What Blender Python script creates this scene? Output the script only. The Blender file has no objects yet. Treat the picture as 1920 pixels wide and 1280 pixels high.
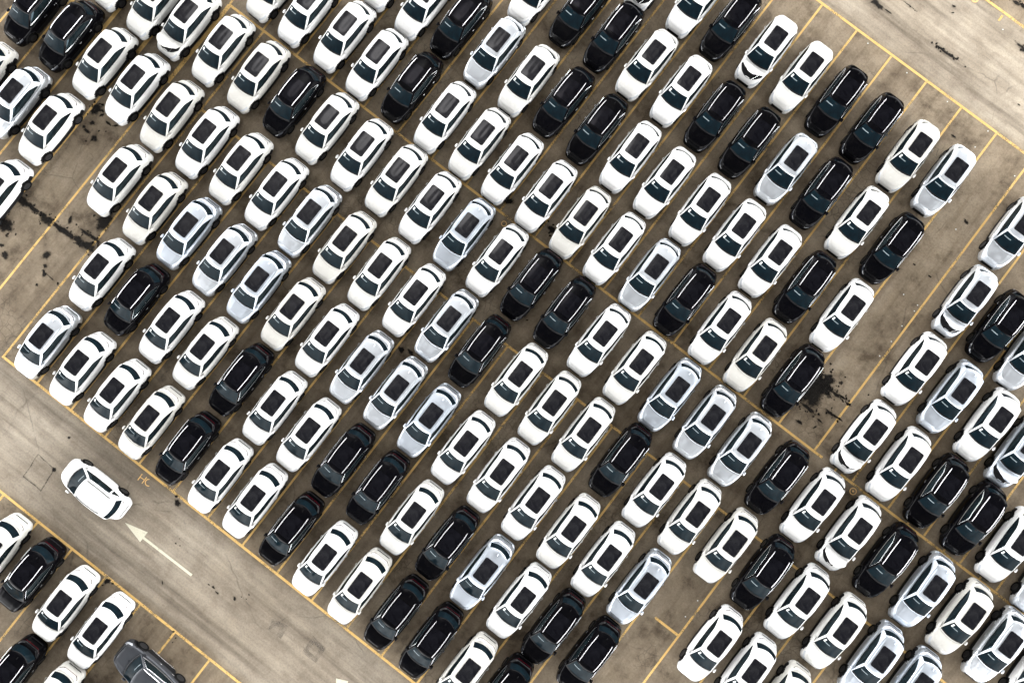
import bpy, bmesh, math, random
from mathutils import Vector, Matrix, noise
from mathutils.bvhtree import BVHTree
R = math.radians
sc = bpy.context.scene
C = sc.collection

# ------------------------------------------------------------------ camera
CAM_H, TILT_X, TILT_Y = 45.47, R(3.0), R(0.187)
cd = bpy.data.cameras.new('camera')
cd.sensor_width = 36.0
cd.lens = 28.0
cd.clip_start = 0.5
cd.clip_end = 2000.0
cam = bpy.data.objects.new('camera', cd)
C.objects.link(cam)
cam.matrix_world = Matrix.Translation((0, 0, CAM_H)) @ Matrix.Rotation(TILT_Y, 4, 'Y') @ Matrix.Rotation(TILT_X, 4, 'X')
sc.camera = cam

# ------------------------------------------------------------------ light
SUN_DIR = Vector((-0.15, 0.42, 0.98)).normalized()
sun_el = math.asin(SUN_DIR.z)
sun_az = math.atan2(SUN_DIR.x, SUN_DIR.y)
world = bpy.data.worlds.new('World')
sc.world = world
world.use_nodes = True
wt = world.node_tree
for n in list(wt.nodes):
    wt.nodes.remove(n)
def wn(t, **k):
    n = wt.nodes.new(t)
    for a, b in k.items():
        setattr(n, a, b)
    return n
wo = wn('ShaderNodeOutputWorld')
bg = wn('ShaderNodeBackground')
sky = wn('ShaderNodeTexSky', sky_type='NISHITA', sun_disc=False, sun_elevation=sun_el, sun_rotation=sun_az, air_density=1.0, dust_density=2.5)
geo = wn('ShaderNodeTexCoord')
cl = wn('ShaderNodeTexNoise')
cl.inputs['Scale'].default_value = 4.5
cl.inputs['Detail'].default_value = 7.0
cl.inputs['Roughness'].default_value = 0.62
wt.links.new(geo.outputs['Generated'], cl.inputs['Vector'])
cr = wn('ShaderNodeValToRGB')
cr.color_ramp.elements[0].position = 0.30
cr.color_ramp.elements[0].color = (4.0, 4.2, 4.5, 1)
cr.color_ramp.elements[1].position = 0.68
cr.color_ramp.elements[1].color = (17.0, 16.8, 16.5, 1)
wt.links.new(cl.outputs['Fac'], cr.inputs['Fac'])
# thin bright place in the cloud where the sun stands behind it
dot = wn('ShaderNodeVectorMath', operation='DOT_PRODUCT')
nrm = wn('ShaderNodeVectorMath', operation='NORMALIZE')
wt.links.new(geo.outputs['Generated'], nrm.inputs[0])
wt.links.new(nrm.outputs[0], dot.inputs[0])
dot.inputs[1].default_value = SUN_DIR
mr = wn('ShaderNodeMapRange', interpolation_type='SMOOTHERSTEP')
mr.inputs['From Min'].default_value = 0.978
mr.inputs['From Max'].default_value = 0.999
mr.inputs['To Min'].default_value = 1.0
mr.inputs['To Max'].default_value = 17.0
wt.links.new(dot.outputs['Value'], mr.inputs['Value'])
cm = wn('ShaderNodeVectorMath', operation='SCALE')
wt.links.new(cr.outputs['Color'], cm.inputs[0])
sp = wn('ShaderNodeSeparateXYZ')
wt.links.new(nrm.outputs[0], sp.inputs[0])
ov = wn('ShaderNodeMapRange', interpolation_type='SMOOTHSTEP')
ov.inputs['From Min'].default_value = 0.22
ov.inputs['From Max'].default_value = 0.68
ov.inputs['To Min'].default_value = 27.0
ov.inputs['To Max'].default_value = 0.36
wt.links.new(sp.outputs['Z'], ov.inputs['Value'])
mm = wn('ShaderNodeMath', operation='MULTIPLY')
wt.links.new(mr.outputs['Result'], mm.inputs[0])
wt.links.new(ov.outputs['Result'], mm.inputs[1])
wt.links.new(mm.outputs[0], cm.inputs['Scale'])
mx = wn('ShaderNodeMix', data_type='RGBA')
mx.inputs[0].default_value = 0.92
wt.links.new(sky.outputs['Color'], mx.inputs[6])
wt.links.new(cm.outputs[0], mx.inputs[7])
wt.links.new(mx.outputs[2], bg.inputs['Color'])
bg.inputs['Strength'].default_value = 0.14
wt.links.new(bg.outputs[0], wo.inputs['Surface'])

sl = bpy.data.lights.new('sun', 'SUN')
sl.energy = 0.5
sl.angle = R(40)
sl.color = (1.0, 0.96, 0.9)
so = bpy.data.objects.new('sun', sl)
C.objects.link(so)
so.rotation_mode = 'QUATERNION'
so.rotation_quaternion = SUN_DIR.to_track_quat('Z', 'Y')
so.location = SUN_DIR * 80

sc.view_settings.view_transform = 'Standard'
sc.view_settings.look = 'None'
sc.view_settings.gamma = 1.0
sc.view_settings.exposure = -2.0
sc.cycles.max_bounces = 6
sc.cycles.diffuse_bounces = 0
sc.cycles.glossy_bounces = 3
sc.cycles.transparent_max_bounces = 6
sc.cycles.caustics_reflective = False
sc.cycles.use_denoising = True

# ------------------------------------------------------------------ lot grid
# u runs along the stall rows (2.5 m per lane), v runs up the lanes
ROT = -R(37.628)
DU = Vector((math.cos(ROT), math.sin(ROT), 0))
DV = Vector((-math.sin(ROT), math.cos(ROT), 0))
def uv(lane, v, z=0.0):
    p = DU * ((lane - 8.65) * 2.5) + DV * v
    return Vector((p.x, p.y, z))

# ------------------------------------------------------------------ material helpers
class NT:
    def __init__(s, name):
        s.m = bpy.data.materials.new(name)
        s.m.use_nodes = True
        s.t = s.m.node_tree
        s.b = s.t.nodes['Principled BSDF']
        s.out = s.t.nodes['Material Output']
    def n(s, t, **k):
        x = s.t.nodes.new(t)
        for a, b in k.items():
            setattr(x, a, b)
        return x
    def l(s, a, b):
        s.t.links.new(a, b)
    def noise(s, vec, scale, detail=4, rough=0.55, dist=0.0):
        x = s.n('ShaderNodeTexNoise')
        x.inputs['Scale'].default_value = scale
        x.inputs['Detail'].default_value = detail
        x.inputs['Roughness'].default_value = rough
        x.inputs['Distortion'].default_value = dist
        if vec is not None:
            s.l(vec, x.inputs['Vector'])
        return x.outputs['Fac']
    def ramp(s, fac, *stops):
        r = s.n('ShaderNodeValToRGB')
        e = r.color_ramp.elements
        while len(e) < len(stops):
            e.new(0.5)
        for el, (p, c) in zip(e, stops):
            el.position = p
            el.color = (c, c, c, 1) if isinstance(c, (int, float)) else (*c, 1)
        s.l(fac, r.inputs['Fac'])
        return r.outputs['Color']
    def mix(s, fac, a, b, mode='MIX'):
        x = s.n('ShaderNodeMix', data_type='RGBA', blend_type=mode)
        for i, v in ((0, fac), (6, a), (7, b)):
            if isinstance(v, (int, float)):
                x.inputs[i].default_value = v if i == 0 else (v, v, v, 1)
            elif isinstance(v, tuple):
                x.inputs[i].default_value = (*v, 1)
            else:
                s.l(v, x.inputs[i])
        return x.outputs[2]
    def math(s, op, a, b=0.0, clamp=False):
        x = s.n('ShaderNodeMath', operation=op, use_clamp=clamp)
        for i, v in ((0, a), (1, b)):
            if isinstance(v, (int, float)):
                x.inputs[i].default_value = v
            else:
                s.l(v, x.inputs[i])
        return x.outputs[0]
    def set(s, **k):
        for a, v in k.items():
            i = s.b.inputs[a.replace('_', ' ')]
            if hasattr(v, 'node'):
                s.l(v, i)
            else:
                i.default_value = v if not isinstance(v, tuple) else (*v, 1)
        return s.m

def simple(name, col, rough=0.5, metal=0.0, spec=0.5, coat=0.0, ior=None):
    t = NT(name)
    t.set(Base_Color=col, Roughness=rough, Metallic=metal)
    t.b.inputs['Specular IOR Level'].default_value = spec
    t.b.inputs['Coat Weight'].default_value = coat
    if ior:
        t.b.inputs['IOR'].default_value = ior
    return t.m

# ---- ground
def ground_material():
    t = NT('concrete_ground')
    tc = t.n('ShaderNodeTexCoord')
    mp = t.n('ShaderNodeMapping')
    mp.inputs['Rotation'].default_value = (0, 0, -ROT)
    t.l(tc.outputs['Object'], mp.inputs['Vector'])
    P = mp.outputs['Vector']                       # x = u (m), y = v (m)
    sx = t.n('ShaderNodeSeparateXYZ')
    t.l(P, sx.inputs[0])
    V = sx.outputs['Y']
    # stretched coordinates for wheel streaks along the drive aisles
    st = t.n('ShaderNodeMapping')
    st.inputs['Scale'].default_value = (0.07, 1.0, 1.0)
    t.l(P, st.inputs['Vector'])
    big = t.noise(P, 0.13, 5, 0.6, 0.2)
    mid = t.noise(P, 0.8, 7, 0.68, 0.0)
    fine = t.noise(P, 9.0, 5, 0.7)
    grit = t.noise(P, 42.0, 3, 0.7)
    streak = t.noise(st.outputs['Vector'], 0.9, 6, 0.6, 0.15)
    streak2 = t.noise(st.outputs['Vector'], 3.5, 4, 0.65, 0.1)
    col = t.ramp(big, (0.3, (0.172, 0.141, 0.104)), (0.5, (0.228, 0.193, 0.148)), (0.7, (0.290, 0.252, 0.200)))
    col = t.mix(1.0, col, t.ramp(mid, (0.28, (0.70, 0.67, 0.64)), (0.52, 1.0), (0.75, (1.14, 1.13, 1.10))), 'MULTIPLY')
    # aisles: v in (-22.4,-16.9) and v > 28.7
    def band(a, b, soft):
        x = t.math('SUBTRACT', V, a)
        x = t.math('DIVIDE', x, soft, True)
        y = t.math('SUBTRACT', b, V)
        y = t.math('DIVIDE', y, soft, True)
        return t.math('MULTIPLY', x, y)
    road = t.math('MAXIMUM', band(-22.6, -16.6, 0.5), band(28.4, 34.6, 0.5))
    sfac = t.ramp(streak, (0.32, (0.48, 0.455, 0.43)), (0.46, (0.90, 0.89, 0.88)), (0.60, (1.12, 1.12, 1.12)), (0.74, (1.34, 1.35, 1.36)))
    sfac2 = t.ramp(streak2, (0.3, 0.84), (0.5, 1.0), (0.75, 1.12))
    rc = t.mix(1.0, t.mix(1.0, col, sfac, 'MULTIPLY'), sfac2, 'MULTIPLY')
    rc = t.mix(1.0, rc, (1.22, 1.22, 1.22), 'MULTIPLY')
    light_grad = t.n('ShaderNodeMapRange')  # paler up the lanes: brighter light there put into the ground colour
    light_grad.inputs['From Min'].default_value = -5
    light_grad.inputs['From Max'].default_value = 30
    light_grad.inputs['To Min'].default_value = 1.0
    light_grad.inputs['To Max'].default_value = 1.34
    t.l(V, light_grad.inputs['Value'])
    # stalls: browner, dirtier, oily patches and drips
    oil = t.noise(P, 0.42, 8, 0.70, 0.15)
    lot = t.mix(1.0, col, (1.02, 0.975, 0.915), 'MULTIPLY')
    lot = t.mix(1.0, lot, t.ramp(oil, (0.34, (0.36, 0.32, 0.27)), (0.47, (0.86, 0.83, 0.78)), (0.62, (1.10, 1.09, 1.07))), 'MULTIPLY')
    lt = t.n('ShaderNodeMapping')
    lt.inputs['Scale'].default_value = (1.0, 0.09, 1.0)
    t.l(P, lt.inputs['Vector'])
    lot = t.mix(1.0, lot, t.ramp(t.noise(lt.outputs['Vector'], 1.6, 5, 0.6, 0.1), (0.32, (0.70, 0.67, 0.63)), (0.50, 1.0), (0.72, 1.10)), 'MULTIPLY')
    spot = t.noise(P, 2.6, 6, 0.66, 0.1)
    lot = t.mix(1.0, lot, t.ramp(spot, (0.24, (0.32, 0.30, 0.28)), (0.34, 1.0)), 'MULTIPLY')
    col = t.mix(road, lot, rc)
    col = t.mix(1.0, col, light_grad.outputs['Result'], 'MULTIPLY')
    # fine surface
    col = t.mix(1.0, col, t.ramp(fine, (0.25, 0.72), (0.5, 1.0), (0.78, 1.18)), 'MULTIPLY')
    col = t.mix(1.0, col, t.ramp(grit, (0.25, 0.70), (0.5, 1.0), (0.75, 1.28)), 'MULTIPLY')
    # hairline cracks
    vo = t.n('ShaderNodeTexVoronoi', feature='DISTANCE_TO_EDGE')
    vo.inputs['Scale'].default_value = 0.22
    wob = t.n('ShaderNodeMix', data_type='VECTOR')
    nz = t.n('ShaderNodeTexNoise')
    nz.inputs['Scale'].default_value = 0.9
    nz.inputs['Detail'].default_value = 5
    t.l(P, nz.inputs['Vector'])
    wob.inputs[0].default_value = 0.30
    t.l(P, wob.inputs[4])
    t.l(nz.outputs['Color'], wob.inputs[5])
    t.l(wob.outputs[1], vo.inputs['Vector'])
    crack = t.ramp(vo.outputs['Distance'], (0.0, 0.62), (0.006, 1.0))
    vo2 = t.n('ShaderNodeTexVoronoi', feature='DISTANCE_TO_EDGE')
    vo2.inputs['Scale'].default_value = 3.2
    t.l(wob.outputs[1], vo2.inputs['Vector'])
    craze = t.ramp(vo2.outputs['Distance'], (0.0, 0.42), (0.05, 1.0))
    zone = t.ramp(t.noise(P, 0.16, 3), (0.56, 0.0), (0.62, 0.8))
    zone = t.math('MULTIPLY', zone, t.math('SUBTRACT', 1.0, road))
    col = t.mix(zone, col, t.mix(1.0, col, craze, 'MULTIPLY'))
    keep = t.ramp(t.noise(P, 0.35, 3), (0.50, 0.0), (0.60, 1.0))
    col = t.mix(keep, col, t.mix(1.0, col, crack, 'MULTIPLY'))
    bump = t.n('ShaderNodeBump')
    bump.inputs['Strength'].default_value = 0.35
    bump.inputs['Distance'].default_value = 0.02
    t.l(t.mix(0.5, t.noise(P, 30, 4), mid), bump.inputs['Height'])
    t.l(bump.outputs[0], t.b.inputs['Normal'])
    return t.set(Base_Color=col, Roughness=0.9)

def paint_mark_material(name, c1, c2, wear0, wear1):
    t = NT(name)
    tc = t.n('ShaderNodeTexCoord')
    P = tc.outputs['Object']
    col = t.mix(t.noise(P, 3.0, 5, 0.7), c1, c2)
    col = t.mix(1.0, col, t.ramp(t.noise(P, 26, 4, 0.7), (0.28, 0.72), (0.55, 1.0)), 'MULTIPLY')
    tr = t.n('ShaderNodeBsdfTransparent')
    mixs = t.n('ShaderNodeMixShader')
    wear = t.mix(0.45, t.noise(P, 0.55, 5, 0.65, 0.5), t.noise(P, 11.0, 5, 0.75))
    t.l(t.ramp(wear, (wear0, 0.0), (wear1, 0.95)), mixs.inputs['Fac'])
    t.l(tr.outputs[0], mixs.inputs[1])
    t.l(t.b.outputs[0], mixs.inputs[2])
    t.l(mixs.outputs[0], t.out.inputs['Surface'])
    return t.set(Base_Color=col, Roughness=0.7)

def stain_material():
    t = NT('oil_and_dark_patch')
    tc = t.n('ShaderNodeTexCoord')
    P = tc.outputs['Object']
    tr = t.n('ShaderNodeBsdfTransparent')
    mixs = t.n('ShaderNodeMixShader')
    at = t.n('ShaderNodeAttribute', attribute_name='edge')
    e = t.math('MULTIPLY', t.math('SUBTRACT', at.outputs['Fac'], t.math('MULTIPLY', t.noise(P, 4.5, 8, 0.80), 1.22)), 3.6, True)
    t.l(t.math('MULTIPLY', e, 0.93), mixs.inputs['Fac'])
    t.l(tr.outputs[0], mixs.inputs[1])
    t.l(t.b.outputs[0], mixs.inputs[2])
    t.l(mixs.outputs[0], t.out.inputs['Surface'])
    t.b.inputs['Specular IOR Level'].default_value = 0.1
    return t.set(Base_Color=(0.012, 0.0105, 0.009), Roughness=0.8)

def patch_material():
    t = NT('dark_patch')
    tc = t.n('ShaderNodeTexCoord')
    P = tc.outputs['Object']
    tr = t.n('ShaderNodeBsdfTransparent')
    mixs = t.n('ShaderNodeMixShader')
    at = t.n('ShaderNodeAttribute', attribute_name='edge')
    e = t.math('MULTIPLY', t.math('SUBTRACT', at.outputs['Fac'], t.math('MULTIPLY', t.noise(P, 5, 5, 0.7), 0.35)), 5.0, True)
    e = t.math('MULTIPLY', e, t.ramp(t.noise(P, 2.2, 4, 0.7), (0.38, 0.05), (0.66, 0.46)))
    t.l(e, mixs.inputs['Fac'])
    t.l(tr.outputs[0], mixs.inputs[1])
    t.l(t.b.outputs[0], mixs.inputs[2])
    t.l(mixs.outputs[0], t.out.inputs['Surface'])
    return t.set(Base_Color=(0.10, 0.085, 0.072), Roughness=0.85)

M = {}
M['ground'] = ground_material()
M['yellow'] = paint_mark_material('yellow_road_paint', (0.80, 0.47, 0.11), (0.86, 0.60, 0.25), 0.385, 0.485)
M['letters'] = paint_mark_material('yellow_letter_paint', (0.85, 0.50, 0.16), (0.90, 0.62, 0.28), 0.24, 0.36)
M['cream'] = paint_mark_material('cream_road_paint', (0.68, 0.645, 0.49), (0.76, 0.73, 0.58), 0.30, 0.43)
M['stain'] = stain_material()
M['patch'] = patch_material()

def car_paint(name, base, rough, metal, spec, dust):
    t = NT(name)
    tc = t.n('ShaderNodeTexCoord')
    oi = t.n('ShaderNodeObjectInfo')
    off = t.n('ShaderNodeVectorMath', operation='ADD')
    t.l(tc.outputs['Object'], off.inputs[0])
    sc3 = t.n('ShaderNodeVectorMath', operation='SCALE')
    cb = t.n('ShaderNodeCombineXYZ')
    t.l(oi.outputs['Random'], cb.inputs[0])
    t.l(oi.outputs['Random'], cb.inputs[1])
    t.l(cb.outputs[0], sc3.inputs[0])
    sc3.inputs['Scale'].default_value = 37.0
    t.l(sc3.outputs[0], off.inputs[1])
    P = off.outputs[0]
    d = t.ramp(t.noise(P, 2.2, 6, 0.65), (0.42, 0.0), (0.75, dust))
    col = t.mix(d, base, (0.42, 0.38, 0.33))
    t.l(t.ramp(t.noise(P, 3.0, 5, 0.6), (0.3, max(0.02, rough - 0.04)), (0.7, rough + 0.10)), t.b.inputs['Roughness'])
    col = t.mix(1.0, col, oi.outputs['Color'], 'MULTIPLY')
    t.set(Base_Color=col, Metallic=metal)
    t.b.inputs['Specular IOR Level'].default_value = spec
    return t.m
M['white'] = car_paint('white_paint', (0.765, 0.765, 0.755), 0.22, 0.0, 0.5, 0.10)
M['silver'] = car_paint('silver_paint', (0.73, 0.765, 0.805), 0.42, 0.88, 0.3, 0.02)
M['black'] = car_paint('black_paint', (0.0018, 0.0018, 0.0028), 0.10, 0.0, 0.10, 0.006)
M['grey'] = car_paint('dark_grey_paint', (0.048, 0.052, 0.060), 0.3, 0.3, 0.4, 0.02)
M['rubber'] = simple('tyre_rubber', (0.006, 0.006, 0.006), 0.9, spec=0.1)
M['trim'] = simple('black_plastic', (0.008, 0.008, 0.009), 0.6, spec=0.15)
M['chrome'] = simple('bright_metal', (0.86, 0.86, 0.87), 0.16, 1.0)
M['rail'] = simple('brushed_rail', (0.92, 0.90, 0.93), 0.34, 0.7)
M['lamp'] = simple('lamp_glass', (0.55, 0.58, 0.62), 0.15, 0.1, 0.6)
M['lamp_dark'] = simple('dark_lamp_glass', (0.02, 0.022, 0.028), 0.1)
M['drl'] = simple('running_light', (0.85, 0.86, 0.88), 0.2, 0.2)
M['red'] = simple('red_lens', (0.075, 0.003, 0.006), 0.2, spec=0.15)
M['lens_dark'] = simple('smoked_lens', (0.012, 0.004, 0.005), 0.2, spec=0.15)
M['pale_strip'] = simple('pale_grey_strip', (0.16, 0.20, 0.22), 0.6)
M['rim'] = simple('wheel_alloy', (0.025, 0.025, 0.027), 0.5, 0.3)
M['sticker'] = simple('white_sticker', (0.75, 0.78, 0.76), 0.4)
def glass(name, c0, c1, spec, nscale, r0, tint=(0.6, 0.85, 1.0)):
    t = NT(name)
    tc = t.n('ShaderNodeTexCoord')
    P = tc.outputs['Object']
    t.set(Base_Color=t.mix(t.ramp(t.noise(P, nscale, 5, 0.62, 0.6), (0.3, 0.0), (0.7, 1.0)), c0, c1))
    t.l(t.ramp(t.noise(P, 3.5, 4), (0.35, r0), (0.7, r0 + 0.06)), t.b.inputs['Roughness'])
    t.b.inputs['Specular IOR Level'].default_value = spec
    t.b.inputs['Specular Tint'].default_value = (*tint, 1)
    return t.m
M['glass'] = glass('tinted_glass', (0.004, 0.006, 0.008), (0.005, 0.013, 0.018), 0.035, 1.7, 0.03, (.75, .92, 1.0))
M['side_glass'] = glass('side_glass', (0.003, 0.004, 0.005), (0.008, 0.014, 0.016), 0.35, 1.4, 0.02)
M['roof_glass_dark'] = glass('dark_sunroof_glass', (0.002, 0.002, 0.003), (0.006, 0.006, 0.008), 0.14, 2.6, 0.03, (.95, .9, 1.0))
M['roof_glass'] = glass('sunroof_glass', (0.003, 0.003, 0.005), (0.016, 0.016, 0.018), 0.42, 2.6, 0.03, (1.0, .98, 1.0))

# ------------------------------------------------------------------ object helpers
def obj(name, bm, mats, parent=None, smooth=True, angle=42):
    me = bpy.data.meshes.new(name)
    bmesh.ops.recalc_face_normals(bm, faces=bm.faces)
    bm.to_mesh(me)
    bm.free()
    if smooth:
        for p in me.polygons:
            p.use_smooth = True
        me.set_sharp_from_angle(angle=R(angle))
    for m in (mats if isinstance(mats, (list, tuple)) else [mats]):
        me.materials.append(m)
    o = bpy.data.objects.new(name, me)
    C.objects.link(o)
    if parent:
        o.parent = parent
    return o
def struct(o):
    o['kind'] = 'structure'
    return o

def interp(k, x):
    if x <= k[0][0]:
        return k[0][1]
    for (a, b), (c, d) in zip(k, k[1:]):
        if x <= c:
            f = (x - a) / (c - a)
            return b + (d - b) * f
    return k[-1][1]
def lerp(a, b, f):
    return a + (b - a) * f

# ------------------------------------------------------------------ car builder
BASE = dict(
    L=4.58, W=0.905,
    top=[(0, .66), (.12, .74), (.3, .82), (.6, .90), (1.0, .975), (1.5, 1.01), (3.0, 1.04), (3.9, 1.07), (4.25, 1.06), (4.58, .98)],
    cowl=.985, cowl_bow=.15, ws_top=1.74, ws_bow=.09, tail=4.20, tail_bow=.20, roof_end=3.98, roof_bow=.20,
    base_w=.765, roof_front_w=.585, glass_rear_w=.61, glass_rear_wb=.70,
    side_b=.80, side_t=.655, roof_z=1.50, crown=.10, wheels=(.90, 3.62), wheel_r=.325, clad=.11, clad_shade_z=.60)  # cladding raised so its black also stands in for shade on lower sides

def body_layers(c):
    L, W = c['L'], c['W'] / .905
    k = L / 4.58
    t = [0, .05, .12, .22, .34, .45, .50, .60, .70, .78, .86, .93, .975, 1.0]
    wd = [.79, .85, .88, .895, .903, .905, .903, .903, .898, .890, .878, .858, .832, .800]
    s0 = [.14, .07, .03, .0, .0, .005, .01, .02, .035, .05, .08, .12, .17, .24]
    s1 = [4.48, 4.54, 4.57, 4.58, 4.58, 4.56, 4.49, 4.47, 4.45, 4.43, 4.40, 4.37, 4.34, 4.29]
    return t, [w * W for w in wd], s0, [s * k for s in s1]

def body_point(c, tau, t):
    """point on the lower body: tau 0 nose .. 1 tail along one side, t 0 sill .. 1 shoulder"""
    ts, wd, s0, s1 = body_layers(c)
    w = interp(list(zip(ts, wd)), t)
    a = interp(list(zip(ts, s0)), t)
    b = interp(list(zip(ts, s1)), t)
    phi = math.pi * (3 * tau * tau - 2 * tau ** 3)
    s = a + (b - a) * (1 - math.cos(phi)) / 2
    y = w * max(0.0, math.sin(phi)) ** lerp(c.get('k0', .35), c.get('k1', .34), tau)
    ze = interp(c['top'], s) - .035
    z = .17 + (ze - .17) * t
    return s, y, z

def top_z(c, s, y):
    return interp(c['top'], s) - .035 + .040 * (1 - min(1.0, abs(y) / .80) ** 2.2)

def loc(c, s, y, z):
    return Vector((c['L'] / 2 - s, y, z))

def build_body(c):
    bm = bmesh.new()
    N = 72
    ts = body_layers(c)[0]
    rings = []
    wr = c['wheel_r'] + .055
    def pt(i, t):
        side = 1 if i <= N else -1
        tau = (i if i <= N else 2 * N - i) / N
        s, y, z = body_point(c, tau, t)
        return s, y * side, z
    for t in ts:
        ring = []
        for i in range(2 * N):
            s, y, z = pt(i, t)
            for ws in c['wheels']:
                if (s - ws) ** 2 + (z - c['wheel_r']) ** 2 < wr * wr:
                    y = math.copysign(min(abs(y), .66), y)
            ring.append(bm.verts.new(loc(c, s, y, z)))
        rings.append(ring)
    for q in (.975, .93, .85, .74, .60, .42, .22, .06):
        ring = []
        for i in range(2 * N):
            s, y, z = pt(i, 1.0)
            sp = min(max(s, .95), c['L'] - .75)
            s2 = lerp(sp, s, q)
            y2 = y * q
            ring.append(bm.verts.new(loc(c, s2, y2, top_z(c, s2, y2))))
        rings.append(ring)
    for a, b in zip(rings, rings[1:]):
        for i in range(2 * N):
            j = (i + 1) % (2 * N)
            f = bm.faces.new((a[i], a[j], b[j], b[i]))
    r = rings[-1]
    for i in range(N):
        try:
            bm.faces.new((r[i], r[i + 1], r[(2 * N - i - 1) % (2 * N)], r[(2 * N - i) % (2 * N)])) if 0 < i < N - 1 else None
        except ValueError:
            pass
    bmesh.ops.remove_doubles(bm, verts=bm.verts, dist=.0004)
    wz = c['wheel_r']
    clad = c.get('clad', 0)
    for f in bm.faces:
        m = f.calc_center_median()
        s = c['L'] / 2 - m.x
        for ws in c['wheels']:
            d = (s - ws) ** 2 + (m.z - wz) ** 2
            if d < (wr + clad) ** 2 and abs(m.y) > .5 and m.z < .9:
                f.material_index = 1
        if m.z < c.get('clad_shade_z', .40) and (abs(m.y) > .62 and .45 < s < c['L'] - .35 or m.z < .30):
            f.material_index = 1
    return bm

def gh_z(c, s, v):
    zb = interp(c['top'], s) + .004
    zr = c['roof_z'] - (.055 * ((2.4 - s) / .7) ** 2 if s < 2.4 else .045 * ((s - 2.4) / 1.5) ** 2)
    return lerp(zb, zr, v ** .92)

def gh_front(c, a, v):
    s = lerp(c['cowl'], c['ws_top'], v) + lerp(c['cowl_bow'], c['ws_bow'], v) * a * a
    y = a * lerp(c['base_w'], c['roof_front_w'], v)
    cb = lerp(.02, c['crown'] * .62, v) * (1 - a * a)
    return s, y, gh_z(c, s, v) + cb
def gh_rear(c, a, v):
    s = lerp(c['tail'], c['roof_end'], v) - lerp(c['tail_bow'], c['roof_bow'], v) * a * a
    y = a * lerp(c['glass_rear_wb'], c['glass_rear_w'], v)
    cb = lerp(.01, c['crown'] * .6, v) * (1 - a * a)
    return s, y, gh_z(c, s, v) + cb
def gh_side(c, b, v):
    sf = lerp(c['cowl'] + c['cowl_bow'] + .09, c['ws_top'] + c['ws_bow'] + .13, v)
    sr = lerp(c['tail'] - c['tail_bow'] - .08, c['roof_end'] - c['roof_bow'] - .10, v)
    s = lerp(sf, sr, b)
    y = c['side_b'] - (c['side_b'] - c['side_t']) * v ** 1.25
    y *= 1 - .085 * max(0, 1 - b / .38) ** 2 - .055 * max(0, (b - .62) / .38) ** 2
    return s, y, gh_z(c, s, v)

def build_cabin(c):
    bm = bmesh.new()
    def ring(v):
        pts = []
        for i in range(0, 13):
            pts.append(gh_front(c, i / 12, v))
        for i in range(0, 23):
            pts.append(gh_side(c, i / 22, v))
        for i in range(12, -1, -1):
            pts.append(gh_rear(c, i / 12, v))
        return pts
    full = []
    for v in (-.12, 0, .1, .25, .4, .55, .7, .82, .92, 1.0):
        p = ring(max(v, 0))
        if v < 0:
            p = [(s, y, z - .08) for s, y, z in p]
        loop = p + [(s, -y, z) for s, y, z in p[-2:0:-1]]
        full.append(loop)
    top = ring(1.0)
    loop = top + [(s, -y, z) for s, y, z in top[-2:0:-1]]
    for q in (.97, .92, .84, .72, .55, .35, .15):
        ll = []
        for s, y, z in loop:
            sp = min(max(s, c['ws_top'] + .5), c['roof_end'] - .5)
            s2, y2 = lerp(sp, s, q), y * q
            z2 = gh_z(c, s2, 1) + c['crown'] * max(0.0, 1 - (abs(y2) / .70) ** 2) ** .75 * min(1, 1.02 - .38 * max(0, (q - .6) / .4) ** 2 * (1 if abs(y) < .55 else 0))
            z2 = max(z2, z - .02)
            ll.append((s2, y2, z2))
        full.append(ll)
    rings = [[bm.verts.new(loc(c, *p)) for p in l] for l in full]
    n = len(rings[0])
    for a, b in zip(rings, rings[1:]):
        for i in range(n):
            j = (i + 1) % n
            bm.faces.new((a[i], a[j], b[j], b[i]))
    bm.faces.new(rings[-1])
    bmesh.ops.remove_doubles(bm, verts=bm.verts, dist=.0004)
    return bm

def roof_height(c, s, y):
    h = c['bvh_roof'].ray_cast(loc(c, s, y, 3), Vector((0, 0, -1)))[0]
    return h.z
def body_height(c, s, y):
    h = c['bvh_body'].ray_cast(loc(c, s, y, 3), Vector((0, 0, -1)))[0]
    return h.z if h else top_z(c, s, y)

def patch_bm(fn, na, nb, off, thick=0.0, mirror=False):
    """sheet on a surface fn(i,j)->Vector, lifted by off along its normal; with a rim of depth thick"""
    bm = bmesh.new()
    def P(a, b):
        return fn(a, b)
    g = []
    e = 1e-3
    for i in range(na + 1):
        row = []
        for j in range(nb + 1):
            a, b = i / na, j / nb
            p = P(a, b)
            da = P(min(a + e, 1), b) - P(max(a - e, 0), b)
            db = P(a, min(b + e, 1)) - P(a, max(b - e, 0))
            nrm = da.cross(db)
            nrm = nrm.normalized() if nrm.length > 1e-12 else Vector((0, 0, 1))
            if nrm.dot(Vector((p.x * .3, p.y, max(p.z - .5, .15)))) < 0:
                nrm = -nrm
            row.append((p + nrm * off, nrm))
        g.append(row)
    vs = [[bm.verts.new(p) for p, n in row] for row in g]
    for i in range(na):
        for j in range(nb):
            bm.faces.new((vs[i][j], vs[i + 1][j], vs[i + 1][j + 1], vs[i][j + 1]))
    if thick:
        border = [(i, 0) for i in range(na)] + [(na, j) for j in range(nb)] + [(i, nb) for i in range(na, 0, -1)] + [(0, j) for j in range(nb, 0, -1)]
        low = {k: bm.verts.new(g[k[0]][k[1]][0] - g[k[0]][k[1]][1] * thick) for k in border}
        for k, m in zip(border, border[1:] + border[:1]):
            bm.faces.new((vs[k[0]][k[1]], vs[m[0]][m[1]], low[m], low[k]))
    bmesh.ops.remove_doubles(bm, verts=bm.verts, dist=.0003)
    return bm

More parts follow.
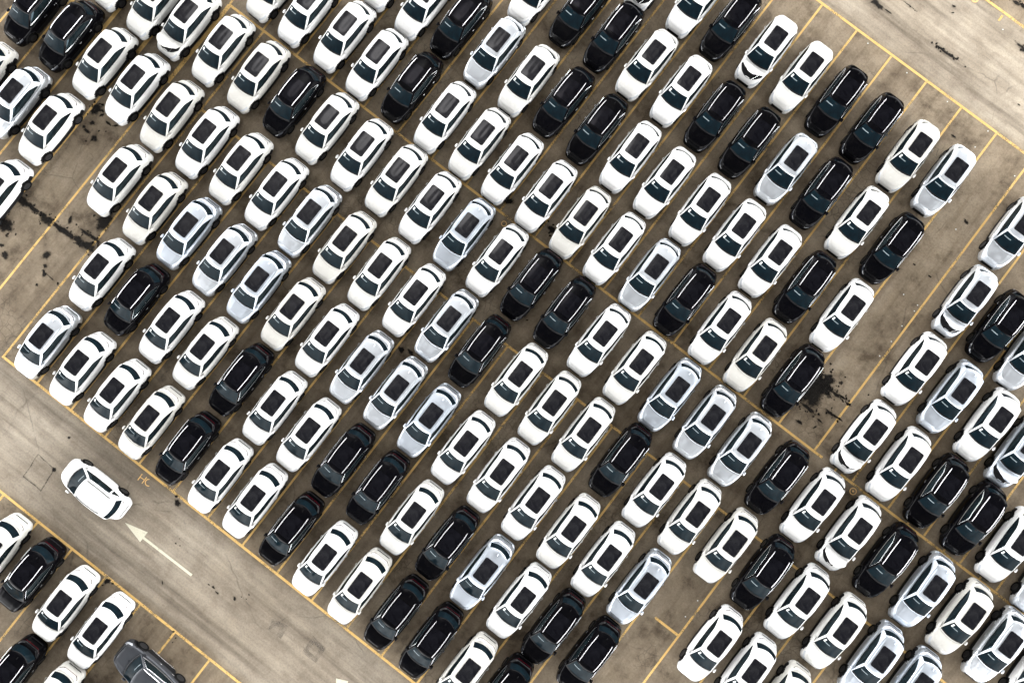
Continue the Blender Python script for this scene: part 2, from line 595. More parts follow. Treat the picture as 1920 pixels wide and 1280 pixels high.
def tube(bm, pts, r, seg=6, flat=1.0):
    rings = []
    for i, p in enumerate(pts):
        d = (pts[min(i + 1, len(pts) - 1)] - pts[max(i - 1, 0)]).normalized()
        up = Vector((0, 0, 1)) if abs(d.z) < .9 else Vector((0, 1, 0))
        a = d.cross(up).normalized()
        b = a.cross(d).normalized()
        rr = r * (1 if 0 < i < len(pts) - 1 else .6)
        rings.append([bm.verts.new(p + a * math.cos(k * 2 * math.pi / seg) * rr + b * math.sin(k * 2 * math.pi / seg) * rr * flat) for k in range(seg)])
    for x, y in zip(rings, rings[1:]):
        for k in range(seg):
            bm.faces.new((x[k], x[(k + 1) % seg], y[(k + 1) % seg], y[k]))
    bm.faces.new(rings[0])
    bm.faces.new(rings[-1])

def ellipsoid(bm, c, r, seg=12, rings=8, rot=None, sq=1.0):
    """rounded lump; sq<1 squares it off"""
    def f(x):
        return math.copysign(abs(x) ** sq, x)
    vs = []
    for i in range(1, rings):
        th = math.pi * i / rings
        row = []
        for k in range(seg):
            ph = 2 * math.pi * k / seg
            p = Vector((f(math.sin(th)) * f(math.cos(ph)) * r[0], f(math.sin(th)) * f(math.sin(ph)) * r[1], f(math.cos(th)) * r[2]))
            if rot:
                p = rot @ p
            row.append(bm.verts.new(Vector(c) + p))
        vs.append(row)
    t = Vector((0, 0, r[2])); b = Vector((0, 0, -r[2]))
    if rot:
        t = rot @ t; b = rot @ b
    vt, vb = bm.verts.new(Vector(c) + t), bm.verts.new(Vector(c) + b)
    for a, d in zip(vs, vs[1:]):
        for k in range(seg):
            bm.faces.new((a[k], a[(k + 1) % seg], d[(k + 1) % seg], d[k]))
    for k in range(seg):
        bm.faces.new((vt, vs[0][(k + 1) % seg], vs[0][k]))
        bm.faces.new((vb, vs[-1][k], vs[-1][(k + 1) % seg]))

def box(bm, c, s, bev=.01):
    r = bmesh.ops.create_cube(bm, size=1)
    for v in r['verts']:
        v.co = Vector((v.co.x * s[0] + c[0], v.co.y * s[1] + c[1], v.co.z * s[2] + c[2]))
    es = {e for v in r['verts'] for e in v.link_edges}
    if bev:
        bmesh.ops.bevel(bm, geom=list(es), offset=bev, segments=2, affect='EDGES')

def window_fn(c, side, b0, b1):
    """side glass outline: pointed at the front, rounded kick at the back"""
    def fn(a, t):
        b = lerp(b0, b1, a)
        lo = .10 + .10 * max(0, (b - .55) / .45) ** 1.5
        hi = .90 * (1 - max(0, (b - .62) / .36) ** 2.2 * .74)
        hi = max(hi, lo + .02)
        s, y, z = gh_side(c, b, lerp(lo, hi, t))
        return loc(c, s, y * side, z)
    return fn

def make_car(name, label, cat, c, paint, glass_m='glass', rails='rail', sunroof=True, chrome=False, open_hood=False, drl=False, rail_y=.52, rail_r=.019, quarter=False, side_strip=False, sticker=False):
    root = bpy.data.objects.new(name, None)
    C.objects.link(root)
    root.empty_display_size = .4
    root['label'] = label
    root['category'] = cat
    P = M[paint]
    L2 = c['L'] / 2
    bb, cb = build_body(c), build_cabin(c)
    c['bvh_body'], c['bvh_roof'] = BVHTree.FromBMesh(bb), BVHTree.FromBMesh(cb)
    obj('body', bb, [P, M['trim']], root, angle=38)
    obj('roof', cb, P, root, angle=34)
    # windscreen with black cowl band, rear glass
    ws = obj('windscreen', patch_bm(lambda a, b: loc(c, *gh_front(c, lerp(-.95, .95, a), lerp(.03, .965, b))), 14, 8, .007), M[glass_m], root)
    obj('cowl', patch_bm(lambda a, b: loc(c, *gh_front(c, lerp(-.93, .93, a), lerp(.03, .13, b))), 14, 3, .012), M['trim'], root)
    bm = bmesh.new()
    for y0, y1 in ((-.05, .55), (-.58, .0)):
        pts = []
        for k in range(6):
            f = k / 5
            a = lerp(y0, y1, f)
            p = loc(c, *gh_front(c, a, .06 + .06 * f))
            pts.append(p + Vector((.01, 0, .028)))
        tube(bm, pts, .010, 5)
    obj('wiper', bm, M['trim'], root)
    bm = bmesh.new()
    ellipsoid(bm, loc(c, *gh_front(c, 0, .90)) + Vector((0.01, 0, -.002)), (.035, .10, .02), 10, 6)
    obj('rear_view_mirror', bm, M['trim'], root)
    bm = patch_bm(lambda a, b: loc(c, *gh_front(c, lerp(-.80, -.12, a), lerp(.64, .69, b) + .03 * a)), 6, 1, .010)  # pale strip laid over the upper windscreen
    obj('windscreen_strip', bm, M['pale_strip'], root)
    if sticker:
        obj('sticker', patch_bm(lambda a, b: loc(c, *gh_front(c, lerp(-.82, -.68, a), lerp(.66, .86, b))), 2, 2, .012), M['sticker'], root)
    obj('rear_window', patch_bm(lambda a, b: loc(c, *gh_rear(c, lerp(-.94, .94, a), lerp(.06, .93, b))), 14, 5, .007), M['glass'], root)
    # roof glass
    if sunroof:
        def sf(a, b):
            s = lerp(2.08, 3.27, a)
            y = lerp(-.345, .345, b)
            return loc(c, s, y, roof_height(c, s, y))
        def sfr(a, b):
            # rounded corners: squeeze the ends
            e = min(a, 1 - a) * 1.19
            k = 1 - (.07 * (1 - min(1, e / .07)) ** 2) / .415
            s = lerp(2.02, 3.32, a)
            y = lerp(-.425, .425, b) * k
            return loc(c, s, y, roof_height(c, s, y))
        obj('sunroof', patch_bm(sfr, 40, 10, .012, .012), M['roof_glass_dark' if paint == 'black' else 'roof_glass'], root)
    # side glass
    for side in (1, -1):
        fr = (.025, .47) if not quarter else (.025, .76)
        rr = (.487, .955) if not quarter else (.80, .97)
        obj('side_window', patch_bm(window_fn(c, side, *fr), 14, 6, .007), M['side_glass'], root)
        obj('side_window', patch_bm(window_fn(c, side, *rr), 14, 6, .007), M['side_glass'], root)
        if not quarter:
            obj('door_pillar', patch_bm(window_fn(c, side, fr[1] - .004, rr[0] + .004), 2, 5, .006), M['trim'], root)
        if chrome:
            bm = bmesh.new()
            f = window_fn(c, side, .03, .965)
            pts = [f(i / 24, 0) for i in range(25)] + [f(1 - i / 24, 1) for i in range(25)]
            pts = [p + Vector((0, side * .014, .004)) for p in pts] 
            pts.append(pts[0])
            low = pts[:26]
            tube(bm, low, .011, 5)
            tube(bm, pts[25:], .0065, 5)
            obj('window_trim', bm, M['chrome'], root)
        # mirrors folded back against the doors
        bm = bmesh.new()
        ms = c['cowl'] + c['cowl_bow'] + .17
        ellipsoid(bm, loc(c, ms, side * (c['W'] - .03), 1.02), (.12, .055, .07), 12, 8, sq=.75)
        box(bm, loc(c, ms + .02, side * (c['W'] - .075), .985), (.10, .10, .035))
        obj('side_mirror', bm, [P], root)
        # door handles
        for hs in (c['wheels'][0] + 1.42, c['wheels'][0] + 2.32):
            bm = bmesh.new()
            bs, by, bz = hs, c['W'] - .03, .80
            pts = [loc(c, bs - .085 + .17 * k / 6, side * (by + .035 * math.sin(math.pi * k / 6) ** .5), bz + .02) for k in range(7)]
            tube(bm, pts, .018, 6)
            obj('door_handle', bm, M['chrome'] if paint != 'white' else P, root)
        # headlight hugging the front corner
        def hl(a, b):
            s, y, z = body_point(c, lerp(.115, .275, a), lerp(.82, .965, b) - .05 * (1 - a))
            return loc(c, s, y * side, z)
        obj('headlight', patch_bm(hl, 8, 3, .006), M['lamp' if paint != 'black' else 'lamp_dark'], root)
        if drl:
            def dr(a, b):
                s, y, z = body_point(c, lerp(.10, .185, a), lerp(.80, .825, b) + .10 * a)
                return loc(c, s, y * side, z)
            obj('running_light', patch_bm(dr, 8, 2, .012), M['drl'], root)
        # rear lamp wraps the corner
        def tl(a, b):
            s, y, z = body_point(c, lerp(.79, .90, a), lerp(.87 + .05 * (1 - a), .91 + .05 * (1 - a), b))
            return loc(c, s, y * side, z)
        obj('taillight', patch_bm(tl, 8, 2, .006), M['lens_dark'], root)
        # roof rail
        bm = bmesh.new()
        pts = []
        r0, r1 = c['ws_top'] + .16, c['roof_end'] - .38
        for k in range(15):
            f = k / 14
            s = lerp(r0, r1, f)
            y = rail_y - .035 * (2 * f - 1) ** 2
            lift = .045 * min(1, 8 * f, 8 * (1 - f)) + .004
            pts.append(loc(c, s, side * y, roof_height(c, s, y) + lift))
        tube(bm, pts, rail_r, 6, .8)
        obj('roof_rail', bm, M[rails] if rails != 'paint' else P, root)
        if side_strip:
            bm = bmesh.new()
            pts = [loc(c, lerp(c['wheels'][0] + .5, c['wheels'][1] - .48, k / 8), side * (c['W'] + .015), .36) for k in range(9)]
            tube(bm, pts, .028, 6)
            obj('door_strip', bm, M['chrome'], root)
        # wheels
        for wsn in c['wheels']:
            bm = bmesh.new()
            r = c['wheel_r']
            prof = [(.65, r * .55), (.65, r * .9), (.665, r * .985), (.69, r), (.77, r), (.805, r * .985), (.825, r * .90), (.820, r * .70), (.805, r * .66)]
            prof2 = [(.805, r * .66), (.812, r * .60), (.79, r * .35), (.798, r * .14), (.792, 0.0)]
            seg = 28
            for pf, mi in ((prof, 0), (prof2, 1)):
                rg = [[bm.verts.new(loc(c, wsn + rr * math.cos(2 * math.pi * k / seg), side * yy, r + rr * math.sin(2 * math.pi * k / seg))) for k in range(seg)] for yy, rr in pf]
                for x, y in zip(rg, rg[1:]):
                    for k in range(seg):
                        try:
                            f = bm.faces.new((x[k], x[(k + 1) % seg], y[(k + 1) % seg], y[k]))
                            f.material_index = mi
                        except ValueError:
                            pass
            bmesh.ops.remove_doubles(bm, verts=bm.verts, dist=.0005)
            obj('wheel', bm, [M['rubber'], M['rim']], root)
    if chrome and c.get('lip'):
        bm = bmesh.new()
        pts = []
        for k in range(25):
            a = k / 24
            s, y, z = body_point(c, abs(2 * a - 1) * .20, .97)
            pts.append(loc(c, s - .012, math.copysign(y, 2 * a - 1), z + .02))
        tube(bm, pts, .020, 6)
        obj('bonnet_trim', bm, M['chrome'], root)
    # light bar across the tailgate, grille, bumper slot
    def bar(a, b):
        tau = 1 - abs(2 * a - 1) * .125
        s, y, z = body_point(c, tau, lerp(.868, .892, b))
        return loc(c, s, math.copysign(y, 2 * a - 1), z)
    obj('light_bar', patch_bm(bar, 20, 2, .008), M['red'], root)
    def slot(a, b):
        tau = 1 - abs(2 * a - 1) * .11
        s, y, z = body_point(c, tau, lerp(.475, .50, b))
        return loc(c, s, math.copysign(y, 2 * a - 1), z)
    obj('bumper_gap', patch_bm(slot, 20, 2, .006), M['trim'], root)
    def gr(a, b):
        tau = abs(2 * a - 1) * .10
        s, y, z = body_point(c, tau, lerp(.30, .70, b))
        return loc(c, s, math.copysign(y, 2 * a - 1), z)
    obj('grille', patch_bm(gr, 16, 4, .006), M['trim'], root)
    # roof aerial
    bm = bmesh.new()
    ra = c['roof_end'] - .22
    ellipsoid(bm, loc(c, ra, 0, roof_height(c, ra, 0) + .02), (.085, .022, .045), 10, 6)
    obj('aerial', bm, P, root)
    # bonnet panel
    h0, h1 = .215, c['cowl'] - .07
    def hood(a, b):
        yy = lerp(-1, 1, b)
        s_f = h0 + .42 * abs(yy) ** 2.6
        s_b = h1 + (c['cowl_bow'] + .02) * yy * yy
        s = lerp(s_f, s_b, a)
        w = .725
        y = yy * lerp(w - .045, w, a)
        z = body_height(c, s, y)
        crease = .010 * math.exp(-((abs(yy) - .58) / .07) ** 2) * min(1, a * 3)
        return loc(c, s, y, z + crease)
    hb = patch_bm(hood, 14, 26, .014, .016)
    if open_hood:
        ho = bmesh.new()
        ho.free()
        for v in hb.verts:
            pass
        # underside skin, then swing the panel up about the cowl
        ret = bmesh.ops.duplicate(hb, geom=list(hb.faces))
        for g in ret['geom']:
            if isinstance(g, bmesh.types.BMVert):
                g.co.z -= .02
        px, pz = L2 - h1 - .03, top_z(c, h1, 0)
        rot = Matrix.Rotation(-R(open_hood), 3, 'Y')
        for v in hb.verts:
            q = rot @ Vector((v.co.x - px, v.co.y, v.co.z - pz))
            v.co = Vector((q.x + px, q.y, q.z + pz + .03))
        obj('bonnet', hb, P, root)
        def bay(a, b):
            yy = lerp(-1, 1, b)
            s = lerp(h0 + .03 + .42 * abs(yy) ** 2.6, h1, a)
            y = yy * .70
            return loc(c, s, y, body_height(c, s, y))
        obj('engine_bay', patch_bm(bay, 10, 16, .010), M['trim'], root)
        bm = bmesh.new()
        box(bm, loc(c, .62, .08, top_z(c, .6, 0) + .035), (.34, .55, .05), .02)
        box(bm, loc(c, .66, -.46, top_z(c, .6, .4) + .03), (.22, .24, .05), .015)
        obj('engine_cover', bm, M['trim'], root)
        bm = bmesh.new()
        tube(bm, [loc(c, .30, .30, top_z(c, .3, .3) + .02), loc(c, .62, .52, top_z(c, .6, .3) + .30)], .008, 5)
        obj('bonnet_stay', bm, M['chrome'], root)
    else:
        obj('bonnet', hb, P, root)
    return root

GREY = dict(BASE, lip=True, L=4.60, W=.93, roof_z=1.56, clad=.16, clad_shade_z=.72, wheel_r=.36, cowl=1.02, k0=.34,
            top=[(0, .80), (.12, .87), (.3, .94), (.6, 1.0), (1.0, 1.05), (1.5, 1.07), (3.0, 1.09), (3.9, 1.12), (4.25, 1.10), (4.6, 1.0)])
VAN = dict(BASE, clad=.03, clad_shade_z=.34, L=4.25, W=.90, roof_z=1.55, cowl=.74, cowl_bow=.22, ws_top=1.66, ws_bow=.08, tail=4.0, roof_end=3.82, tail_bow=.16, roof_bow=.12,
           base_w=.72, roof_front_w=.60, glass_rear_w=.60, side_b=.80, side_t=.64, wheels=(.80, 3.42), wheel_r=.33, k0=.44,
           top=[(0, .68), (.12, .78), (.3, .87), (.6, .95), (.8, .985), (1.5, 1.02), (3.0, 1.04), (3.7, 1.06), (4.0, 1.05), (4.25, .96)])

protos = {
    'W': make_car('crossover_car', 'x', 'car', BASE, 'white', rails='paint', sticker=True, rail_r=.012, rail_y=.55),
    'O': make_car('crossover_car', 'x', 'car', BASE, 'white', rails='paint', open_hood=50, rail_r=.012, rail_y=.55),
    'S': make_car('crossover_car', 'x', 'car', BASE, 'silver', rails='paint', rail_r=.012, rail_y=.55),
    'P': make_car('crossover_car', 'x', 'car', BASE, 'silver', rails='paint', open_hood=52, rail_r=.012, rail_y=.55),
    'B': make_car('crossover_car', 'x', 'car', BASE, 'black', rails='rail', chrome=True, drl=True),
}

def copy_tree(o, parent=None):
    n = o.copy()
    C.objects.link(n)
    if parent:
        n.parent = parent
    for ch in o.children:
        copy_tree(ch, n)
    return n

# type, world x, y of the sunroof centre, lane number, distance up the lane
CARS = '''B,-27.46,21.87,-5.38,0.55;B,-25.38,20.31,-4.35,0.59;W,-23.39,18.71,-3.32,0.54;W,-21.48,17.20,-2.35,0.51;W,-19.46,15.62,-1.33,0.48;W,-17.40,14.09,-0.30,0.53;W,-15.43,12.56,0.70,0.53;W,-20.39,22.26,-3.24,5.18;O,-18.57,20.99,-2.35,5.29;W,-16.57,19.47,-1.35,5.31;W,-14.51,17.91,-0.32,5.32;W,-22.35,23.90,-4.26,5.28;S,-28.32,16.42,-4.32,-4.28;W,-26.38,14.88,-3.33,-4.32;W,-30.32,17.89,-5.32,-4.35;W,-22.36,11.90,-1.33,-4.23;W,-29.22,11.02,-3.29,-9.11;W,-13.47,23.24,-1.29,10.18;W,-11.64,21.76,-0.35,10.12;W,-9.57,20.26,0.67,10.20;W,-7.70,18.63,1.67,10.05;W,-6.75,23.89,0.68,14.79;W,-4.90,22.16,1.69,14.55;B,-2.85,21.01,2.62,14.89;S,-0.92,19.31,3.65,14.73;B,-5.67,17.26,2.64,10.21;B,-12.43,16.46,0.70,5.44;W,-10.52,14.90,1.68,5.37;W,-8.52,13.37,2.69,5.38;W,-3.77,15.54,3.66,10.00;W,-1.78,14.01,4.67,10.00;W,-6.53,11.88,3.68,5.42;W,0.10,12.54,5.62,9.99;W,1.64,23.01,3.55,19.22;B,4.00,21.69,4.62,19.61;B,5.95,20.22,5.60,19.63;W,1.04,17.68,4.66,14.63;W,7.85,18.58,6.60,19.50;W,9.81,17.06,7.59,19.50;W,10.76,22.30,6.62,24.22;O,8.38,23.82,5.49,23.97;B,12.70,20.90,7.57,24.29;B,3.06,16.40,5.62,14.85;B,4.96,14.82,6.60,14.76;W,6.86,13.23,7.59,14.67;W,8.80,11.75,8.57,14.67;B,11.71,15.58,8.55,19.48;B,13.67,14.05,9.55,19.46;O,14.72,19.37,8.58,24.32;W,16.70,17.86,9.58,24.33;B,18.67,16.46,10.55,24.43;B,20.66,14.88,11.56,24.39;W,22.67,13.28,12.59,24.35;S,24.64,11.85,13.56,24.42;S,15.72,12.52,10.57,19.50;W,-20.31,10.28,-0.29,-4.26;S,-18.32,8.82,0.70,-4.20;S,-16.26,7.31,1.72,-4.14;S,-14.30,5.76,2.71,-4.17;W,-23.24,6.48,-0.29,-9.05;B,-21.21,5.03,0.71,-8.96;W,-19.20,3.48,1.72,-8.97;W,-17.25,2.00,2.70,-8.94;S,-26.20,2.61,-0.28,-13.92;W,-13.37,11.09,1.71,0.62;S,-11.45,9.53,2.70,0.56;W,-9.45,8.02,3.70,0.58;W,-7.47,6.51,4.70,0.59;W,-5.48,5.01,5.69,0.62;W,-4.60,10.32,4.67,5.37;S,-2.64,8.77,5.67,5.33;W,-0.76,7.28,6.63,5.29;W,-12.32,4.22,3.72,-4.17;W,-10.38,2.73,4.70,-4.17;S,-3.62,3.55,6.64,0.60;B,1.18,5.89,7.58,5.38;B,3.05,4.31,8.56,5.28;W,2.03,10.96,6.62,9.91;W,3.96,9.44,7.60,9.89;W,5.90,7.95,8.58,9.90;S,7.88,6.44,9.57,9.91;B,9.88,5.02,10.55,10.00;W,10.80,10.19,9.58,14.66;W,12.75,8.72,10.56,14.69;W,11.84,3.43,11.56,9.94;W,13.80,1.90,12.55,9.93;W,5.00,2.73,9.57,5.21;B,17.71,11.13,11.54,19.62;W,19.69,9.45,12.58,19.50;B,21.64,7.96,13.56,19.51;W,14.74,7.23,11.55,14.71;B,16.65,5.75,12.52,14.71;W,18.72,4.15,13.56,14.71;S,28.42,8.83,15.49,24.33;P,25.65,4.93,15.57,19.56;B,27.54,3.54,16.50,19.61;W,-24.19,1.13,0.71,-13.87;W,-22.19,-0.39,1.72,-13.85;W,-20.22,-1.91,2.71,-13.85;B,-18.14,-3.34,3.72,-13.72;W,-16.28,-4.89,4.69,-13.80;W,-14.31,-6.27,5.65,-13.70;B,-15.19,0.50,3.72,-8.87;S,-8.40,1.21,5.70,-4.17;S,-6.49,-0.25,6.66,-4.16;S,-4.59,-1.78,7.63,-4.21;W,-13.29,-1.09,4.71,-8.98;W,-11.35,-2.59,5.69,-8.98;B,-9.39,-4.01,6.65,-8.90;B,-7.44,-5.52,7.64,-8.91;W,-2.66,-3.30,8.61,-4.24;W,-0.68,-4.84,9.62,-4.25;B,-1.76,2.12,7.58,0.60;W,0.32,0.50,8.63,0.60;W,2.19,-1.08,9.61,0.49;W,4.09,-2.57,10.57,0.47;B,6.17,-3.99,11.58,0.60;W,7.00,1.17,10.58,5.19;S,8.97,-0.34,11.57,5.21;S,10.91,-1.87,12.56,5.18;S,12.86,-3.39,13.55,5.16;W,8.04,-5.66,12.58,0.42;W,10.00,-7.14,13.56,0.45;W,1.27,-6.38,10.61,-4.27;B,15.88,0.45,13.57,10.04;W,22.71,1.13,15.57,14.75;S,24.67,-0.43,16.57,14.71;W,26.68,-2.00,17.59,14.70;O,19.78,-2.68,15.57,9.95;W,21.69,-4.20,16.55,9.91;B,23.75,-5.68,17.56,10.00;B,25.77,-7.19,18.57,10.03;P,28.35,-3.45,18.47,14.57;W,16.87,-6.49,15.58,5.16;S,29.04,1.98,17.36,19.29;B,14.92,-4.95,14.58,5.19;W,-28.65,-9.05,1.79,-24.65;B,-26.71,-10.36,2.72,-24.50;W,-24.76,-11.94,3.73,-24.56;W,-22.77,-13.41,4.71,-24.51;B,-27.59,-15.71,3.75,-29.28;W,-25.43,-17.17,4.79,-29.11;B,-12.24,-7.81,6.68,-13.66;W,-10.36,-9.45,7.68,-13.81;W,-8.40,-10.96,8.67,-13.80;B,-6.35,-12.39,9.66,-13.68;B,-4.41,-13.91,10.65,-13.70;B,-3.52,-8.60,9.63,-8.95;W,-5.52,-7.18,8.66,-9.05;S,-1.58,-10.19,10.64,-9.03;W,-2.51,-15.56,11.65,-13.85;B,-0.49,-16.69,12.57,-13.51;W,0.47,-11.75,11.67,-9.01;W,3.23,-7.93,11.61,-4.30;W,5.16,-9.47,12.59,-4.34;S,7.15,-10.97,13.59,-4.32;W,12.00,-8.71,14.58,0.43;B,2.37,-13.15,12.61,-8.97;B,4.34,-14.66,13.60,-8.96;W,11.08,-14.06,15.59,-4.37;W,12.93,-15.58,16.55,-4.44;O,18.82,-8.03,16.57,5.13;B,20.85,-9.49,17.57,5.21;B,14.01,-10.17,15.57,0.50;W,15.90,-11.77,16.56,0.38;W,17.90,-13.37,17.58,0.34;S,22.82,-11.10,18.58,5.14;W,24.84,-12.58,19.59,5.20;S,26.80,-14.10,20.58,5.20;S,19.91,-14.89,18.59,0.36;S,21.93,-16.28,19.57,0.50;W,27.67,-8.65,19.53,10.04;W,14.79,-17.11,17.51,-4.52;S,29.61,-10.40,20.56,9.84;W,28.76,-15.60,21.57,5.20'''
cars = []
for e in CARS.split(';'):
    t, x, y, la, v = e.split(',')
    cars.append((t, float(x), float(y), float(la), float(v)))

# rows run parallel to the painted row lines; name every car by its place in its row
ROWV = [-29.2, -24.6, -13.8, -9.0, -4.2, .5, 5.2, 10.0, 14.7, 19.5, 24.4]
ORD = ['first', 'second', 'third', 'fourth', 'fifth', 'sixth', 'seventh', 'eighth', 'ninth', 'tenth', 'eleventh', 'twelfth', 'thirteenth',
       'fourteenth', 'fifteenth', 'sixteenth', 'seventeenth', 'eighteenth', 'nineteenth', 'twentieth', 'twenty-first', 'twenty-second', 'twenty-third',
       'twenty-fourth', 'twenty-fifth', 'twenty-sixth', 'twenty-seventh', 'twenty-eighth']
rows = {}
for cdat in cars:
    k = min(range(len(ROWV)), key=lambda i: abs(ROWV[i] - cdat[4]))
    rows.setdefault(k, []).append(cdat)
KIND = {'W': 'white crossover', 'O': 'white crossover with open bonnet', 'S': 'silver crossover', 'P': 'silver crossover with open bonnet', 'B': 'black crossover'}
def row_phrase(k):
    if k == 0:
        return 'second row below the arrow road'
    if k == 1:
        return 'first row below the arrow road'
    if k == 2:
        return 'first row above the arrow road'
    return '%s row above the arrow road' % ORD[k - 2]
S0 = 2.67
used = set()
rnd = random.Random(5)
for k, lst in sorted(rows.items()):
    lst.sort(key=lambda q: q[3])
    for i, (t, x, y, la, v) in enumerate(lst):
        head = ROT - R(90) + R(rnd.uniform(-.7, .7))
        root = protos[t] if t not in used else copy_tree(protos[t])
        used.add(t)
        f = rnd.random()
        tint = (1, 1, 1, 1) if f < .62 else (.93, .925, .90, 1) if f < .85 else (.84, .825, .78, 1)
        if t in 'SP':
            tint = (1, 1, 1, 1) if f < .5 else (.90, .93, .97, 1)
        for ch in root.children:
            ch.color = tint
        d = Vector((math.cos(head), math.sin(head), 0))
        back = S0 - BASE['L'] / 2
        root.location = Vector((x, y, 0)) + d * back
        root.rotation_euler = (0, 0, head)
        root['label'] = '%s, %s from left in %s' % (KIND[t], ORD[i], row_phrase(k))
        root['category'] = 'car'
        root['group'] = 'crossovers parked in long diagonal rows'

van = make_car('hatchback_car', 'white car without sunroof driving alone on the road ahead of the painted arrow', 'car', VAN, 'white', rails='trim', sunroof=False, quarter=True, rail_y=.55, rail_r=.022)
van.location = (-23.48, -5.91, 0)
van.rotation_euler = (0, 0, R(142.5))
g1 = make_car('off_road_car', 'dark grey off-road car with chrome trim parked crosswise at the bottom edge', 'car', GREY, 'grey', rails='chrome', sunroof=False, chrome=True, rail_r=.02, rail_y=.57, side_strip=True)
g1.location = (-20.10, -16.10, 0)
g1.rotation_euler = (0, 0, R(140))
g2 = make_car('off_road_car', 'black off-road car cut off by the bottom edge, left of the crosswise grey car', 'car', GREY, 'black', rails='chrome', sunroof=False, chrome=True, rail_r=.02, rail_y=.57)
pp = uv(5.72, -29.6)
g2.location = pp
g2.rotation_euler = (0, 0, ROT - R(90))
g3 = copy_tree(g2)
g3['label'] = 'black off-road car barely in view at the bottom edge, right of the crosswise grey car'
pp = uv(7.72, -29.5)
g3.location = pp

# ------------------------------------------------------------------ ground
bm = bmesh.new()
bmesh.ops.create_grid(bm, x_segments=8, y_segments=8, size=400)
struct(obj('ground', bm, M['ground'], smooth=False))

def strip(bm, a, b, w, z):
    d = (b - a).normalized()
    n = Vector((-d.y, d.x, 0)) * w / 2
    k = max(1, int((b - a).length / 1.0))
    prev = None
    for i in range(k + 1):
        p = a.lerp(b, i / k)
        j = .006 * math.sin(i * 12.9898 + a.x * 3)
        cur = (bm.verts.new((p.x + n.x * (1 + j * 6), p.y + n.y * (1 + j * 6), z)), bm.verts.new((p.x - n.x, p.y - n.y, z)))
        if prev:
            bm.faces.new((prev[0], prev[1], cur[1], cur[0]))
        prev = cur
LW = .122
bm = bmesh.new()
def row_line(v, l0, l1):
    strip(bm, uv(l0, v), uv(l1, v), LW + .025, .008)
def lane_line(l, v0, v1):
    strip(bm, uv(l, v0), uv(l, v1), LW, .004)
row_line(-22.65, -6, 12)
row_line(-16.67, -1.02, 22)
row_line(1.455, -1.0, 22)
row_line(7.314, -2.05, 15.2)
row_line(7.19, 15.75, 24)
row_line(28.487, 4, 24)
row_line(34.5, 8, 20)
row_line(-5.57, 14.35, 15)
for k in range(-6, 23):
    if k >= -1:
        lane_line(k + .01, -16.6, 1.38)
    else:
        lane_line(k - .05, -20, 7.3)
    if k <= -1:
        lane_line(k + .0, 1.5, 7.25)
    if k <= 15:
        lane_line(k - .04, 7.4, 28.4)
    else:
        lane_line(k + .05, 7.3, 28.4)
    lane_line(k + .01, -22.72, -40)
for k in range(8, 22):
    strip(bm, uv(k + .44, 34.3), uv(k + .44, 34.05 if k < 12 else 33.9), LW, .012)
for k in range(15, 23):
    strip(bm, uv(k + .6, 7.0), uv(k + .6, 7.4), LW, .012)
struct(obj('parking_lines', bm, M['yellow'], smooth=False))

# painted letters and rings next to the row lines
def ring(bm, c, r0, r1, z, a0=0, a1=360, n=24):
    pr = None
    for i in range(n + 1):
        a = R(lerp(a0, a1, i / n))
        cur = (bm.verts.new((c.x + math.cos(a) * r0, c.y + math.sin(a) * r0, z)), bm.verts.new((c.x + math.cos(a) * r1, c.y + math.sin(a) * r1, z)))
        if pr:
            bm.faces.new((pr[0], pr[1], cur[1], cur[0]))
        pr = cur
def pl(x, y):
    return Vector((x, y, 0))
bm = bmesh.new()
strip(bm, pl(-21.13, -5.13), pl(-21.38, -5.48), .055, .012)
strip(bm, pl(-20.87, -5.31), pl(-21.14, -5.67), .055, .012)
strip(bm, pl(-21.24, -5.31), pl(-20.98, -5.48), .05, .016)
ctr = pl(-20.76, -5.62)
ring(bm, ctr, .16, .215, .012, 75, 285)
ring(bm, pl(-.61, 9.17), .12, .165, .012)
ring(bm, pl(19.13, -6.09), .155, .21, .012)
ring(bm, pl(19.13, -6.09), .0, .06, .012)
ring(bm, pl(26.87, 22.36), .11, .21, .012)
struct(obj('painted_letters', bm, M['letters'], smooth=False))

bm = bmesh.new()
def poly(bm, pts, z):
    bm.faces.new([bm.verts.new((x, y, z)) for x, y in pts])
poly(bm, [(-22.05, -7.86), (-20.74, -8.40), (-21.16, -8.95)], .012)
strip(bm, pl(-21.02, -8.68), pl(-18.20, -10.80), .145, .008)
poly(bm, [(-10.0, -16.47), (-9.31, -16.62), (-9.55, -17.4), (-9.95, -17.3)], .012)
struct(obj('road_arrow', bm, M['cream'], smooth=False))

bm = bmesh.new()
def px(x, y):
    """ground position of a surveyed mark (survey units on the 1493-unit plan)"""
    d = Matrix.Rotation(TILT_Y, 3, 'Y') @ Matrix.Rotation(TILT_X, 3, 'X') @ Vector(((x - 960) / 1493.0, (640 - y) / 1493.0, -1))
    return Vector((d.x, d.y, 0)) * (-CAM_H / d.z)
for i, (x, y) in enumerate([(1627, 82), (1700, 137), (1776, 191), (1852, 246), (1828, 276), (1792, 430), (1694, 552), (1720, 572), (1714, 583), (1691, 611), (1671, 640), (1308, 1125), (1285, 1155), (1880, 56), (1902, 330), (1649, 667)]):
    c0 = px(x, y)
    bm.faces.new([bm.verts.new((c0.x + .038 * math.cos(a * math.pi / 4) * (1 + .2 * math.sin(a * 2.3 + i)), c0.y + .038 * math.sin(a * math.pi / 4), .012)) for a in range(8)])
struct(obj('paint_spots', bm, M['sticker'], smooth=False))

